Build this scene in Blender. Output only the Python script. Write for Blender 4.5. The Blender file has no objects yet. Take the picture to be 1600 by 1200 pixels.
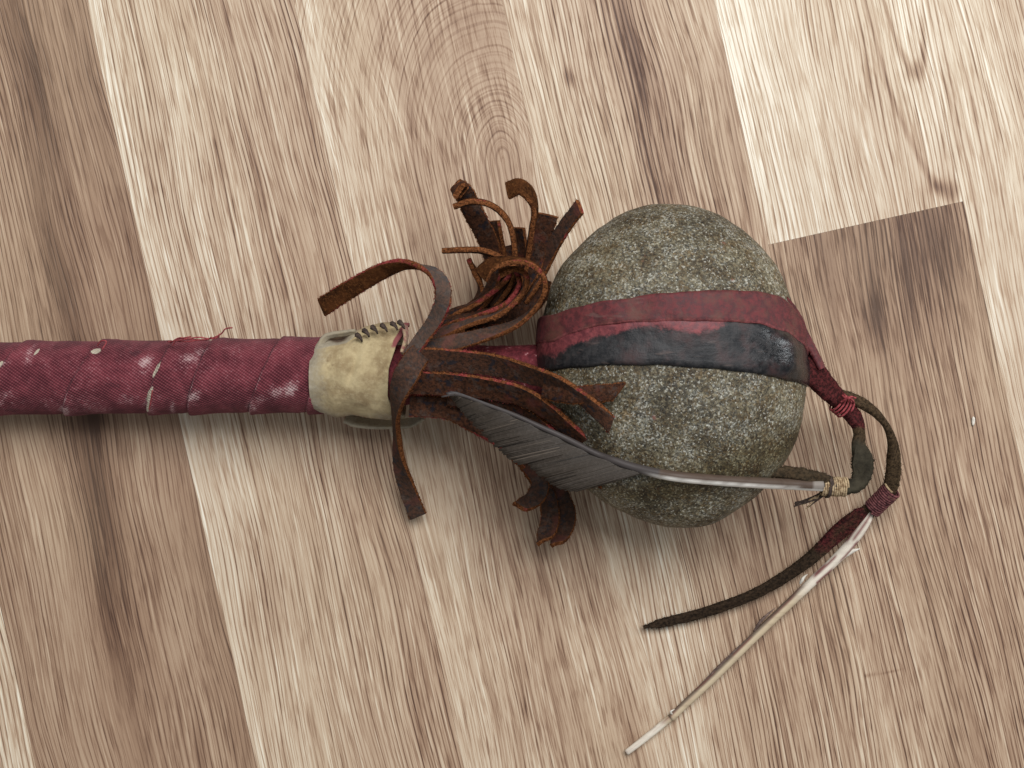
import bpy, bmesh, math, random
from mathutils import Vector, noise as mnoise
from mathutils.bvhtree import BVHTree
random.seed(7)
sc = bpy.context.scene
C = sc.collection

# ------------------------------------------------------------------ camera
H = 0.60            # lens height above the floor (m)
S = 0.00025         # metres of floor per photograph pixel
cam_d = bpy.data.cameras.new('camera'); cam = bpy.data.objects.new('camera', cam_d); C.objects.link(cam)
cam.location = (0, 0, H); cam.rotation_euler = (0, 0, 0)
cam_d.sensor_width = 36; cam_d.lens = 36 * H / (1600 * S)
cam_d.clip_start = 0.01; cam_d.clip_end = 20
sc.camera = cam
sc.render.resolution_x = 1024; sc.render.resolution_y = 768

# ------------------------------------------------------------------ light of the room: one broad window / ceiling glow, soft surround
w = bpy.data.worlds.new('World'); sc.world = w; w.use_nodes = True
w.node_tree.nodes['Background'].inputs[0].default_value = (0.93, 0.97, 1.0, 1)
w.node_tree.nodes['Background'].inputs[1].default_value = 0.28
def area(name, loc, target, sx, sy, power, col):
    d = bpy.data.lights.new(name, 'AREA'); d.shape = 'RECTANGLE'; d.size = sx; d.size_y = sy
    d.energy = power; d.color = col
    o = bpy.data.objects.new(name, d); C.objects.link(o); o.location = loc
    o.rotation_euler = (Vector(target) - Vector(loc)).to_track_quat('-Z', 'Y').to_euler()
    return o
area('window_light', (0.30, 0.72, 1.45), (0.0, 0, 0), 1.15, 0.9, 28, (0.99, 0.99, 1.0))
area('side_window_light', (1.25, 0.36, 0.42), (0.1, 0, 0.03), 0.22, 0.3, 3.5, (0.92, 0.97, 1.0))
sc.view_settings.view_transform = 'Standard'; sc.view_settings.look = 'None'
sc.view_settings.exposure = 0.14; sc.view_settings.gamma = 1.0; sc.view_settings.use_curve_mapping = False
sc.render.engine = 'CYCLES'

# ------------------------------------------------------------------ helpers
def P(px, py, z=0.0):
    """point at height z (m) that the photograph shows at pixel px, py"""
    k = S * (H - z) / H
    return Vector(((px - 800) * k, (600 - py) * k, z))
def lin(c):
    c = c / 255.0
    return c / 12.92 if c <= 0.04045 else ((c + 0.055) / 1.055) ** 2.4
def rgb(r, g, b): return (lin(r), lin(g), lin(b), 1.0)
def fn(p, f, seed=0.0):                       # smooth noise -1..1
    return mnoise.noise(Vector((p[0] * f + seed, p[1] * f + seed * 1.7, p[2] * f - seed)))
def smooth(a, b, x):
    t = min(1, max(0, (x - a) / (b - a))); return t * t * (3 - 2 * t)
def interp(tab, x):
    if x <= tab[0][0]: return tab[0][1]
    for (x0, y0), (x1, y1) in zip(tab, tab[1:]):
        if x <= x1:
            t = (x - x0) / (x1 - x0); t = t * t * (3 - 2 * t) * 0.35 + t * 0.65
            return y0 + (y1 - y0) * t
    return tab[-1][1]
def crom(pts, n):
    """Catmull-Rom through rows of numbers, n samples evenly spread over arc length of the first three columns"""
    m = len(pts); out = []
    for i in range(m - 1):
        p0 = pts[i - 1] if i else [2 * a - b for a, b in zip(pts[0], pts[1])]
        p1, p2 = pts[i], pts[i + 1]
        p3 = pts[i + 2] if i + 2 < m else [2 * a - b for a, b in zip(pts[-1], pts[-2])]
        for k in range(24):
            t = k / 24.0
            out.append([0.5 * (2 * b + (c - a) * t + (2 * a - 5 * b + 4 * c - d) * t * t + (3 * b - a - 3 * c + d) * t ** 3)
                        for a, b, c, d in zip(p0, p1, p2, p3)])
    out.append(list(pts[-1]))
    L = [0.0]
    for a, b in zip(out, out[1:]): L.append(L[-1] + math.dist(a[:3], b[:3]))
    res = []; j = 0
    for i in range(n):
        s = L[-1] * i / (n - 1)
        while j < len(L) - 2 and L[j + 1] < s: j += 1
        t = (s - L[j]) / max(1e-9, L[j + 1] - L[j])
        res.append([a + (b - a) * t for a, b in zip(out[j], out[j + 1])])
    return res, L[-1]
def mkobj(name, verts, faces, mats, parent=None, mi=None, smoothing=True):
    me = bpy.data.meshes.new(name); me.from_pydata([tuple(v) for v in verts], [], faces); me.update()
    for m in (mats if isinstance(mats, (list, tuple)) else [mats]): me.materials.append(m)
    if mi: me.polygons.foreach_set('material_index', mi)
    if smoothing: me.polygons.foreach_set('use_smooth', [True] * len(me.polygons))
    o = bpy.data.objects.new(name, me); C.objects.link(o)
    if parent: o.parent = parent
    return o
def colattr(o, cols, name='Col'):
    a = o.data.color_attributes.new(name, 'FLOAT_COLOR', 'POINT')
    a.data.foreach_set('color', [c for col in cols for c in col])
def grid_faces(nu, nv, closed_v=True):
    f = []
    for i in range(nu - 1):
        for j in range(nv if closed_v else nv - 1):
            k = (j + 1) % nv
            f.append((i * nv + j, i * nv + k, (i + 1) * nv + k, (i + 1) * nv + j))
    return f
def frames(pts):
    """tangents for a list of vectors"""
    T = []
    for i in range(len(pts)):
        a = pts[max(0, i - 1)]; b = pts[min(len(pts) - 1, i + 1)]
        T.append((b - a).normalized())
    return T
def tube(pts, rad, nv=8, rough=0.0, squash=1.0, seed=0, caps=True):
    """verts, faces of a tube along world points; rad is a number or a list"""
    T = frames(pts); V = []; F = []
    up = Vector((0, 0, 1))
    if abs(T[0].dot(up)) > 0.9: up = Vector((0, 1, 0))
    N = (up - T[0] * up.dot(T[0])).normalized()
    for i, p in enumerate(pts):
        N = (N - T[i] * N.dot(T[i])).normalized(); B = T[i].cross(N)
        r = rad[i] if isinstance(rad, list) else rad
        for j in range(nv):
            a = 2 * math.pi * j / nv
            d = N * math.cos(a) * squash + B * math.sin(a)
            rr = r * (1 + rough * fn(p + d * r, 900, seed))
            V.append(p + d * rr)
    F = grid_faces(len(pts), nv)
    F = [tuple(reversed(f)) for f in F]
    if caps:
        F.append(tuple(range(nv))); F.append(tuple(reversed(range((len(pts) - 1) * nv, len(pts) * nv))))
    return V, F

# ------------------------------------------------------------------ node helper
class NT:
    def __init__(s, name):
        s.m = bpy.data.materials.new(name); s.m.use_nodes = True
        s.t = s.m.node_tree; s.b = s.t.nodes['Principled BSDF']; s.tc = s.t.nodes.new('ShaderNodeTexCoord')
        s.obj = s.tc.outputs['Object']
    def link(s, v, sock):
        if isinstance(v, bpy.types.NodeSocket): s.t.links.new(v, sock)
        elif v is not None: sock.default_value = v
    def math(s, op, a, b=None, c=None, clamp=False):
        n = s.t.nodes.new('ShaderNodeMath'); n.operation = op; n.use_clamp = clamp
        s.link(a, n.inputs[0]); s.link(b, n.inputs[1]); s.link(c, n.inputs[2]); return n.outputs[0]
    def mul(s, a, b): return s.math('MULTIPLY', a, b)
    def add(s, a, b): return s.math('ADD', a, b)
    def mad(s, a, b, c): return s.math('MULTIPLY_ADD', a, b, c)
    def sep(s, v):
        n = s.t.nodes.new('ShaderNodeSeparateXYZ'); s.link(v, n.inputs[0]); return n.outputs
    def comb(s, x, y, z):
        n = s.t.nodes.new('ShaderNodeCombineXYZ')
        s.link(x, n.inputs[0]); s.link(y, n.inputs[1]); s.link(z, n.inputs[2]); return n.outputs[0]
    def noise(s, v, scale=1.0, detail=2.0, rough=0.5, dist=0.0, col=False):
        n = s.t.nodes.new('ShaderNodeTexNoise'); s.link(v, n.inputs['Vector'])
        n.inputs['Scale'].default_value = scale; n.inputs['Detail'].default_value = detail
        n.inputs['Roughness'].default_value = rough; n.inputs['Distortion'].default_value = dist
        return n.outputs['Color' if col else 'Fac']
    def voro(s, v, scale, feature='F1', out='Distance'):
        n = s.t.nodes.new('ShaderNodeTexVoronoi'); n.feature = feature; s.link(v, n.inputs['Vector'])
        n.inputs['Scale'].default_value = scale; return n.outputs[out]
    def ss(s, a, b, x):
        n = s.t.nodes.new('ShaderNodeMapRange'); n.interpolation_type = 'SMOOTHSTEP'
        s.link(x, n.inputs[0]); n.inputs[1].default_value = a; n.inputs[2].default_value = b
        return n.outputs[0]
    def ramp(s, x, stops, interp='LINEAR'):
        n = s.t.nodes.new('ShaderNodeValToRGB'); s.link(x, n.inputs[0]); e = n.color_ramp.elements
        n.color_ramp.interpolation = interp
        while len(e) < len(stops): e.new(0.5)
        for k, (p, c) in enumerate(stops):
            e[k].position = p; e[k].color = c if not isinstance(c, (int, float)) else (c, c, c, 1)
        return n.outputs[0]
    def mix(s, f, a, b, mode='MIX'):
        n = s.t.nodes.new('ShaderNodeMix'); n.data_type = 'RGBA'; n.blend_type = mode
        s.link(f, n.inputs['Factor']); s.link(a, n.inputs['A']if False else n.inputs[6]); s.link(b, n.inputs[7]); return n.outputs[2]
    def vmul(s, v, k):
        n = s.t.nodes.new('ShaderNodeVectorMath'); n.operation = 'MULTIPLY'; s.link(v, n.inputs[0]); n.inputs[1].default_value = k
        return n.outputs[0]
    def attr(s, name, kind='GEOMETRY', out='Color'):
        n = s.t.nodes.new('ShaderNodeAttribute'); n.attribute_type = kind; n.attribute_name = name; return n.outputs[out]
    def bump(s, h, strength=0.3, dist=0.001, prev=None):
        n = s.t.nodes.new('ShaderNodeBump'); s.link(h, n.inputs['Height'])
        n.inputs['Strength'].default_value = strength; n.inputs['Distance'].default_value = dist
        s.link(prev, n.inputs['Normal']); return n.outputs[0]
    def done(s, color, rough=0.7, normal=None, spec=0.3, sheen=0.0, sss=0.0):
        s.link(color, s.b.inputs['Base Color']); s.link(rough, s.b.inputs['Roughness']); s.link(normal, s.b.inputs['Normal'])
        s.b.inputs['Specular IOR Level'].default_value = spec
        if sheen: s.b.inputs['Sheen Weight'].default_value = sheen; s.b.inputs['Sheen Roughness'].default_value = 0.6
        return s.m

# ------------------------------------------------------------------ floor
WOOD = [(0.0, rgb(74, 50, 38)), (0.22, rgb(116, 88, 69)), (0.42, rgb(151, 123, 100)), (0.62, rgb(180, 156, 131)),
        (0.82, rgb(205, 189, 166)), (1.0, rgb(229, 221, 204))]
def wood(seed, across, width, cath=None, line=0.62, broad=0.26, streaks=(), ulines=()):
    n = NT('laminate_oak'); u, v, _ = n.sep(n.obj)
    sd = seed * 7.31
    w1 = n.noise(n.comb(n.mad(u, 14, sd), n.mul(v, 6), sd), 1, 2)
    w2 = n.noise(n.comb(n.mad(u, 70, sd), n.mul(v, 16), sd), 1, 2)
    uu = n.add(u, n.add(n.mul(n.add(w1, -0.5), 0.016), n.mul(n.add(w2, -0.5), 0.0011)))
    g = uu
    if cath:
        u0, v0, k, reach = cath                    # arches of flat-sawn grain; reach > 0 closes them upwards, < 0 downwards
        sg = 1 if reach > 0 else -1
        du = n.add(uu, -u0); dv = n.math('MAXIMUM', n.add(n.mul(n.add(w2, -0.5), 0.004), n.add(n.mul(n.add(w1, -0.5), 0.03), n.mul(n.add(v, -v0), sg))), 0.0)
        d = n.math('SQRT', n.add(n.mul(du, du), n.math('POWER', n.mul(dv, k), 2.0)))
        g = d
    # long thin vessel lines, slower ring bands, short pores
    a1 = n.noise(n.comb(n.mad(uu, 800, sd), n.mul(v, 22), sd), 1, 2, 0.55)
    a2 = n.noise(n.comb(n.mad(g, 380, sd), n.mul(v, 7), sd + 3), 1, 2, 0.55)
    a3 = n.noise(n.comb(n.mad(uu, 1300, sd), n.mul(v, 70), sd + 5), 1, 2, 0.6)
    d1 = n.ss(0.52, 0.36, a1); d2 = n.ss(0.50, 0.34, a2); d3 = n.ss(0.52, 0.34, a3)
    brk = n.ss(0.32, 0.60, n.noise(n.comb(n.mad(g, 150, sd), n.mul(v, 11), sd + 21), 1, 3, 0.6))
    lite = n.ss(0.54, 0.70, a1)
    ph1 = n.noise(n.comb(n.mad(g, 75, sd), n.mul(v, 7), sd + 31), 1, 3, 0.55)
    s1 = n.math('SINE', n.add(n.mul(g, 2 * math.pi / 0.0018), n.mul(ph1, 13.0)))
    s2 = n.math('SINE', n.add(n.mul(g, 2 * math.pi / 0.00125), n.mul(ph1, 22.0)))
    r1 = n.mul(n.ss(0.45, 0.98, s1), n.mad(brk, 0.8, 0.2)); r2 = n.mul(n.ss(0.1, 1.0, s2), n.ss(0.42, 0.6, a2))
    dk = n.add(n.mul(d1, n.mad(brk, 0.16, 0.05)), n.add(n.mul(d2, n.mad(brk, 0.14, 0.04)), n.mul(d3, 0.26)))
    dk = n.add(dk, n.add(n.mul(r1, 0.24 if cath else 0.46), n.mul(r2, 0.16)))
    ln = n.math('SUBTRACT', n.mul(lite, 0.20), dk)
    b1 = n.noise(n.comb(n.mad(g, 30, sd), n.mul(v, 3.2), sd + 9), 1, 3, 0.55)
    b2 = n.noise(n.comb(n.mad(u, 60, sd), n.mul(v, 22), sd + 11), 1, 3, 0.6)
    acr = n.ramp(n.mad(uu, 1 / width, 0.5), [(p, c) for p, c in across])
    cm = n.noise(n.comb(n.mad(g, 60, sd), n.mul(v, 5), sd + 13), 1, 2)
    contrast = n.mad(cm, 1.2, 0.50)
    tone = n.add(acr, n.add(n.mul(n.add(b1, -0.5), broad), n.mul(n.add(b2, -0.5), 0.14)))
    tone = n.add(tone, n.mul(n.mul(n.add(ln, 0.27), line), contrast))
    for (su, sv, lu, lv, amt) in streaks:          # heartwood streaks and knots
        e = n.add(n.math('POWER', n.mul(n.add(uu, -su), 1 / lu), 2.0), n.math('POWER', n.mul(n.add(v, -sv), 1 / lv), 2.0))
        tone = n.add(tone, n.mul(n.math('POWER', 2.718, n.mul(e, -1.0)), n.mul(n.mad(a2, 0.8, 0.6), -amt)))
    for (su, sv, k, c, amt) in ulines:             # single growth rings that close in a point
        du = n.add(uu, -su); dv = n.math('MAXIMUM', n.add(n.mul(v, -1.0), sv), 0.0)
        d = n.math('SQRT', n.add(n.mul(du, du), n.math('POWER', n.mul(dv, k), 2.0)))
        tone = n.add(tone, n.mul(n.ss(0.0012, 0.0, n.math('ABSOLUTE', n.add(d, -c))), n.mul(n.mad(a2, 0.8, 0.5), -amt)))
        tone = n.add(tone, n.mul(n.ss(c * 0.95, c * 0.7, d), 0.06))
    tone = n.add(tone, -0.16)
    col = n.ramp(tone, WOOD)
    hue = n.noise(n.comb(n.mad(u, 24, sd), n.mul(v, 8), sd + 17), 1, 2)
    col = n.mix(n.mul(n.ss(0.45, 0.75, hue), 0.16), col, rgb(156, 126, 102))
    col = n.mix(n.mul(n.ss(0.55, 0.25, hue), 0.08), col, rgb(205, 186, 150))
    nb = n.bump(ln, 0.35, 0.0004)
    return n.done(col, n.mad(d3, 0.1, 0.5), nb, 0.28)

ANG = math.atan(0.2225)                           # the strips run 12.5 degrees off the picture's vertical
floor_m = NT('subfloor'); floor_m.done(floor_m.ramp(floor_m.noise(floor_m.obj, 90, 3), [(0.3, rgb(70, 50, 38)), (0.7, rgb(96, 70, 52))]), 0.9)
fv = [(-0.8, -0.8, -0.010), (0.8, -0.8, -0.010), (0.8, 0.8, -0.010), (-0.8, 0.8, -0.010),
      (-0.8, -0.8, -0.0085), (0.8, -0.8, -0.0085), (0.8, 0.8, -0.0085), (-0.8, 0.8, -0.0085)]
BOXF = [(0, 3, 2, 1), (4, 5, 6, 7), (0, 1, 5, 4), (1, 2, 6, 5), (2, 3, 7, 6), (3, 0, 4, 7)]
floor = mkobj('floor', fv, BOXF, floor_m.m, smoothing=False); floor['kind'] = 'structure'
def strip_frame(px, py):
    p = P(px, py); c, s_ = math.cos(ANG), math.sin(ANG)      # strip axis v points up the picture, leaning left
    return p.x * c + p.y * s_, -p.x * s_ + p.y * c
def plank(pa, pb, v0, v1, **kw):
    ua, ub = strip_frame(*pa)[0], strip_frame(*pb)[0]
    g = 0.00002; wdt = ub - ua; uc = (ua + ub) / 2; vc = (v0 + v1) / 2
    hx = wdt / 2 - g; hy = (v1 - v0) / 2 - g; e = 0.000005
    V = [(-hx, -hy, -0.008), (hx, -hy, -0.008), (hx, hy, -0.008), (-hx, hy, -0.008),
         (-hx, -hy, -e), (hx, -hy, -e), (hx, hy, -e), (-hx, hy, -e),
         (-hx + e, -hy + e, 0), (hx - e, -hy + e, 0), (hx - e, hy - e, 0), (-hx + e, hy - e, 0)]
    F = [(0, 3, 2, 1), (8, 9, 10, 11)]
    for k in range(4):
        l = (k + 1) % 4
        F += [(k, l, 4 + l, 4 + k), (4 + k, 4 + l, 8 + l, 8 + k)]
    # features given in picture pixels become strip coordinates of this plank
    loc = lambda px, py: (strip_frame(px, py)[0] - uc, strip_frame(px, py)[1] - vc)
    if 'cath' in kw and kw['cath']:
        a = loc(*kw['cath'][:2]); kw['cath'] = (a[0], a[1]) + tuple(kw['cath'][2:])
    kw['streaks'] = [loc(x, y) + (lu * S, lv * S, a) for x, y, lu, lv, a in kw.get('streaks', ())]
    kw['ulines'] = [loc(x, y) + (k, c * S, a) for x, y, k, c, a in kw.get('ulines', ())]
    o = mkobj('plank', V, F, wood(width=wdt, **kw), floor, smoothing=False)
    c, s_ = math.cos(ANG), math.sin(ANG)
    o.location = (uc * c - vc * s_, uc * s_ + vc * c, 0); o.rotation_euler = (0, 0, ANG)
    return o
eZ, eA, eB, eC, eD, eE = (-77, 600), (268, 600), (592, 600), (917, 600), (1249, 600), (1568, 600)
eY, eX, eF, eG = (-405, 600), (-730, 600), (1893, 600), (2218, 600)
vj = strip_frame(1350, 349)[1]
plank(eX, eY, -0.7, 0.7, seed=11, across=[(0, .62), (1, .7)])
plank(eY, eZ, -0.7, 0.7, seed=12, across=[(0, .55), (0.8, .78), (1, .82)])
plank(eZ, eA, -0.7, 0.7, seed=1, across=[(0, .52), (0.25, .60), (0.55, .50), (0.8, .56), (1, .46)], line=0.46, broad=0.30,
      streaks=[(60, 120, 26, 260, .28), (95, 430, 16, 200, .22), (165, 790, 26, 200, .30), (147, 655, 16, 22, .35), (185, 980, 14, 130, .2)])
plank(eA, eB, -0.7, 0.7, seed=2, across=[(0, .86), (0.12, .77), (0.3, .71), (0.6, .65), (0.85, .62), (1, .58)], line=0.66, broad=0.20,
      streaks=[(395, 250, 6, 90, .35), (360, 30, 7, 60, .25), (565, 230, 8, 20, .45)])
plank(eB, eC, -0.7, 0.7, seed=3, across=[(0, .75), (0.3, .61), (0.6, .54), (0.85, .56), (1, .70)], line=0.72, broad=0.18, cath=(782, 266, .55, .030),
      streaks=[(790, 30, 70, 120, .12)])
plank(eC, eD, -0.7, 0.7, seed=4, across=[(0, .78), (0.2, .72), (0.5, .54), (0.8, .58), (1, .62)], line=0.68, broad=0.30,
      streaks=[(985, 60, 16, 110, .30), (900, 118, 8, 14, .40), (1040, 300, 30, 150, .15)])
plank(eD, eE, vj, 0.7, seed=5, across=[(0, .96), (0.3, .88), (0.6, .80), (0.85, .79), (1, .84)], line=0.66, broad=0.14, ulines=[(1396, -60, .17, 30, .34), (1412, -60, .20, 74, .30)],
      streaks=[(1420, 118, 10, 12, .14), (1470, 292, 30, 12, .18)])
plank(eD, eE, -0.7, vj, seed=6, across=[(0, .60), (0.25, .53), (0.6, .50), (1, .52)], line=0.68, broad=0.22,
      streaks=[(1360, 400, 190, 150, .16), (1450, 390, 50, 90, .22), (1365, 500, 14, 40, .25), (1290, 1068, 34, 3, .22), (1345, 1058, 22, 3, .22), (1390, 1050, 18, 2, .16)])
plank(eE, eF, -0.7, 0.7, seed=7, across=[(0, .84), (0.4, .76), (1, .66)], line=0.60, broad=0.20)
plank(eF, eG, -0.7, 0.7, seed=8, across=[(0, .6), (1, .7)])

# ------------------------------------------------------------------ the club
club = bpy.data.objects.new('stone_club', None); C.objects.link(club)
club.empty_display_size = 0.02
club['label'] = 'stone-headed club with red cloth handle, leather fringe and a feather, lying on wooden floor'
club['category'] = 'club'

# ---- stone
sn = NT('river_stone')
f1 = sn.noise(sn.obj, 950, 4, 0.75); f2 = sn.noise(sn.obj, 420, 4, 0.65); f3 = sn.noise(sn.obj, 60, 4, 0.6); f4 = sn.noise(sn.obj, 150, 3, 0.6)
f5 = sn.voro(sn.obj, 700)
wob = sn.noise(sn.obj, 700, 2, 0.5, col=True)
vv = sn.t.nodes.new('ShaderNodeVectorMath'); vv.operation = 'MULTIPLY_ADD'; sn.link(wob, vv.inputs[0]); vv.inputs[1].default_value = (0.0011,) * 3; sn.link(sn.obj, vv.inputs[2])
wo = vv.outputs[0]
def cell(scale):
    o_ = sn.voro(wo, scale, out='Color'); return sn.sep(o_)
g1a, g1b, g1c = cell(1900); g2a, g2b, g2c = cell(950)
mixv = sn.add(sn.mul(g1a, 0.15), sn.add(sn.mul(g2a, 0.07), sn.add(sn.mul(f1, 0.50), sn.mul(f3, 0.42))))
scol = sn.ramp(mixv, [(0.37, rgb(30, 27, 22)), (0.48, rgb(62, 57, 46)), (0.58, rgb(94, 88, 72)), (0.68, rgb(128, 122, 104)), (0.80, rgb(186, 185, 178))])
tan_ = sn.mix(0.8, scol, rgb(206, 174, 128), 'MULTIPLY')
scol = sn.mix(sn.mul(sn.ss(0.42, 0.66, sn.add(sn.mul(f4, 0.7), sn.mul(g2b, 0.3))), 0.85), scol, tan_)
blu = sn.ramp(sn.add(sn.mul(g1a, 0.6), sn.mul(f1, 0.4)), [(0.25, rgb(54, 57, 58)), (0.5, rgb(98, 103, 104)), (0.78, rgb(176, 182, 184))])
scol = sn.mix(sn.mul(sn.ss(0.50, 0.64, sn.add(sn.mul(sn.noise(sn.obj, 120, 4, 0.75), 0.8), sn.mul(g1b, 0.2))), 0.48), scol, blu)
scol = sn.mix(sn.mul(sn.ss(0.93, 0.97, g1c), 0.45), scol, rgb(196, 198, 194))
scol = sn.mix(sn.mul(sn.ss(0.12, 0.05, g1c), 0.5), scol, rgb(40, 40, 38))
scol = sn.mix(sn.mul(sn.ss(0.72, 0.77, sn.noise(sn.obj, 150, 2, 0.5)), .6), scol, rgb(120, 70, 62))
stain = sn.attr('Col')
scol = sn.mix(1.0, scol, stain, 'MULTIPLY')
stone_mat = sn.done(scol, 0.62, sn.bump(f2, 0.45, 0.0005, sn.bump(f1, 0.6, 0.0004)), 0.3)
outline = [(1042,318),(1090,322),(1135,342),(1174,375),(1210,420),(1234,470),(1252,525),(1258,575),(1255,615),(1249,655),(1240,688),(1222,722),
           (1186,767),(1150,794),(1105,818),(1060,823),(1015,820),(970,801),(925,770),(888,725),(862,670),(848,610),(845,550),(852,485),(868,430),(895,394),(940,357),(988,330)]
SCX, SCY, ZC, ZH = 1052, 571, 0.037, 0.037
c0 = P(SCX, SCY, ZC + 0.002)
pol = []
for x, y in outline:
    p = P(x, y, ZC + 0.002) - c0; pol.append((math.atan2(p.y, p.x), math.hypot(p.x, p.y)))
pol.sort(); pol = [(pol[-1][0] - 2 * math.pi, pol[-1][1])] + pol + [(pol[0][0] + 2 * math.pi, pol[0][1])]
def srad(a):
    for k in range(len(pol) - 1):
        if pol[k][0] <= a <= pol[k + 1][0]:
            t = (a - pol[k][0]) / (pol[k + 1][0] - pol[k][0])
            p0 = pol[k - 1][1] if k > 0 else pol[-3][1]; p3 = pol[k + 2][1] if k + 2 < len(pol) else pol[2][1]
            p1, p2 = pol[k][1], pol[k + 1][1]
            return 0.5 * (2 * p1 + (p2 - p0) * t + (2 * p0 - 5 * p1 + 4 * p2 - p3) * t * t + (3 * p1 - p0 - 3 * p2 + p3) * t ** 3)
    return pol[0][1]
NA, NB = 200, 120
V = []; F = []; cols = []
for i in range(NB + 1):
    b = -math.pi / 2 + math.pi * i / NB
    cb, sb = math.cos(b), math.sin(b)
    ce = abs(cb) ** 0.92; se = math.copysign(abs(sb) ** 0.90, sb)
    for j in range(NA):
        a = -math.pi + 2 * math.pi * j / NA
        r = srad(a) * ce
        p = Vector((r * math.cos(a), r * math.sin(a), ZH * se))
        # the shoulder above the feather: a flatter face ending in a soft edge on the lower right
        px, py = SCX + p.x / S / .94, SCY - p.y / S / .94
        if sb > 0:
            ln_ = (py - 742) + (px - 1060) * 0.16
            p.z -= 0.0045 * smooth(-5, 55, ln_) * sb * smooth(1.05, 0.7, cb)
        q = c0 + p
        d = 0.0006 * fn(q, 20, 11) + 0.0010 * fn(q, 38, 3) - 0.0006 * max(0, fn(q, 160, 21) - .35) + 0.0004 * fn(q, 95, 8) + 0.00018 * fn(q, 330, 2) + 0.00012 * fn(q, 900, 4)
        nr = Vector((p.x / 0.0025, p.y / 0.0036, p.z / 0.0014)).normalized()
        q = q + nr * d
        q.z = max(q.z, 0.0003 + 0.0006 * (1 - cb))
        V.append(q)
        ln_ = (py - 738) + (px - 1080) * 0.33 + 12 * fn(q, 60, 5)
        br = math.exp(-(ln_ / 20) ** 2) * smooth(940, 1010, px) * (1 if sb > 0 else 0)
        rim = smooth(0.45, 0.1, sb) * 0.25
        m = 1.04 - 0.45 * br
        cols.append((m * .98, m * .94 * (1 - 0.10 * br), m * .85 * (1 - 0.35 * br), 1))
F = [tuple(f) for f in grid_faces(NB + 1, NA)]
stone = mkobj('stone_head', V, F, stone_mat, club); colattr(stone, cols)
bvh = BVHTree.FromPolygons(V, F)
CAMP = Vector((0, 0, H))
def surf(px, py):
    d = (P(px, py, 0) - CAMP).normalized(); hit = bvh.ray_cast(CAMP, d)
    return hit[0] if hit[0] is not None else None

# ---- painted hide bands round the stone
def hide_mat(name, base, dark, blot, amt, gloss):
    n = NT(name)
    a = n.noise(n.obj, 110, 4, 0.6); b = n.noise(n.obj, 480, 4, 0.7); c = n.noise(n.vmul(n.obj, (60, 330, 150)), 1, 3, 0.6)
    col = n.mix(n.ss(0.35, 0.68, b), dark, base)
    col = n.mix(n.mul(n.ss(0.5 - amt, 0.72 - amt, a), 0.85), col, n.mix(n.ss(.3, .7, b), blot, n.mix(0.4, blot, base)))
    col = n.mix(n.mul(n.ss(0.62, 0.74, c), 0.25), col, rgb(120, 100, 92))
    at = n.attr('Col'); sx, sy, _ = n.sep(at)
    col = n.mix(n.mul(n.ss(.35, .75, n.add(sx, n.mul(n.add(b, -.5), .9))), .85), col, n.mix(n.ss(.35, .7, b), rgb(92, 36, 42), rgb(136, 62, 64)))
    col = n.mix(n.mul(n.ss(.4, .9, n.add(sy, n.mul(n.add(b, -.5), .8))), .6), col, rgb(164, 92, 92))
    return n.done(col, n.math('SUBTRACT', n.mad(b, 0.35, gloss), n.mul(_, 0.28)), n.bump(c, 0.25, 0.0006, n.bump(b, 0.4, 0.0005)), 0.4)
red_hide = hide_mat('red_painted_hide', rgb(100, 39, 41), rgb(66, 26, 29), rgb(90, 56, 45), 0.03, 0.5)
dark_hide = hide_mat('dark_painted_hide', rgb(44, 42, 42), rgb(14, 15, 18), rgb(64, 42, 40), 0.05, 0.36)
cax = Vector((c0.x, 0, c0.z))
def edge_table(pxs):
    t = []
    for px, py in pxs:
        h = surf(px, py)
        if h is None: h = P(px, py, ZC)
        t.append((math.atan2(h.z - c0.z, h.x - c0.x), h.y))
    return sorted(t)
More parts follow.
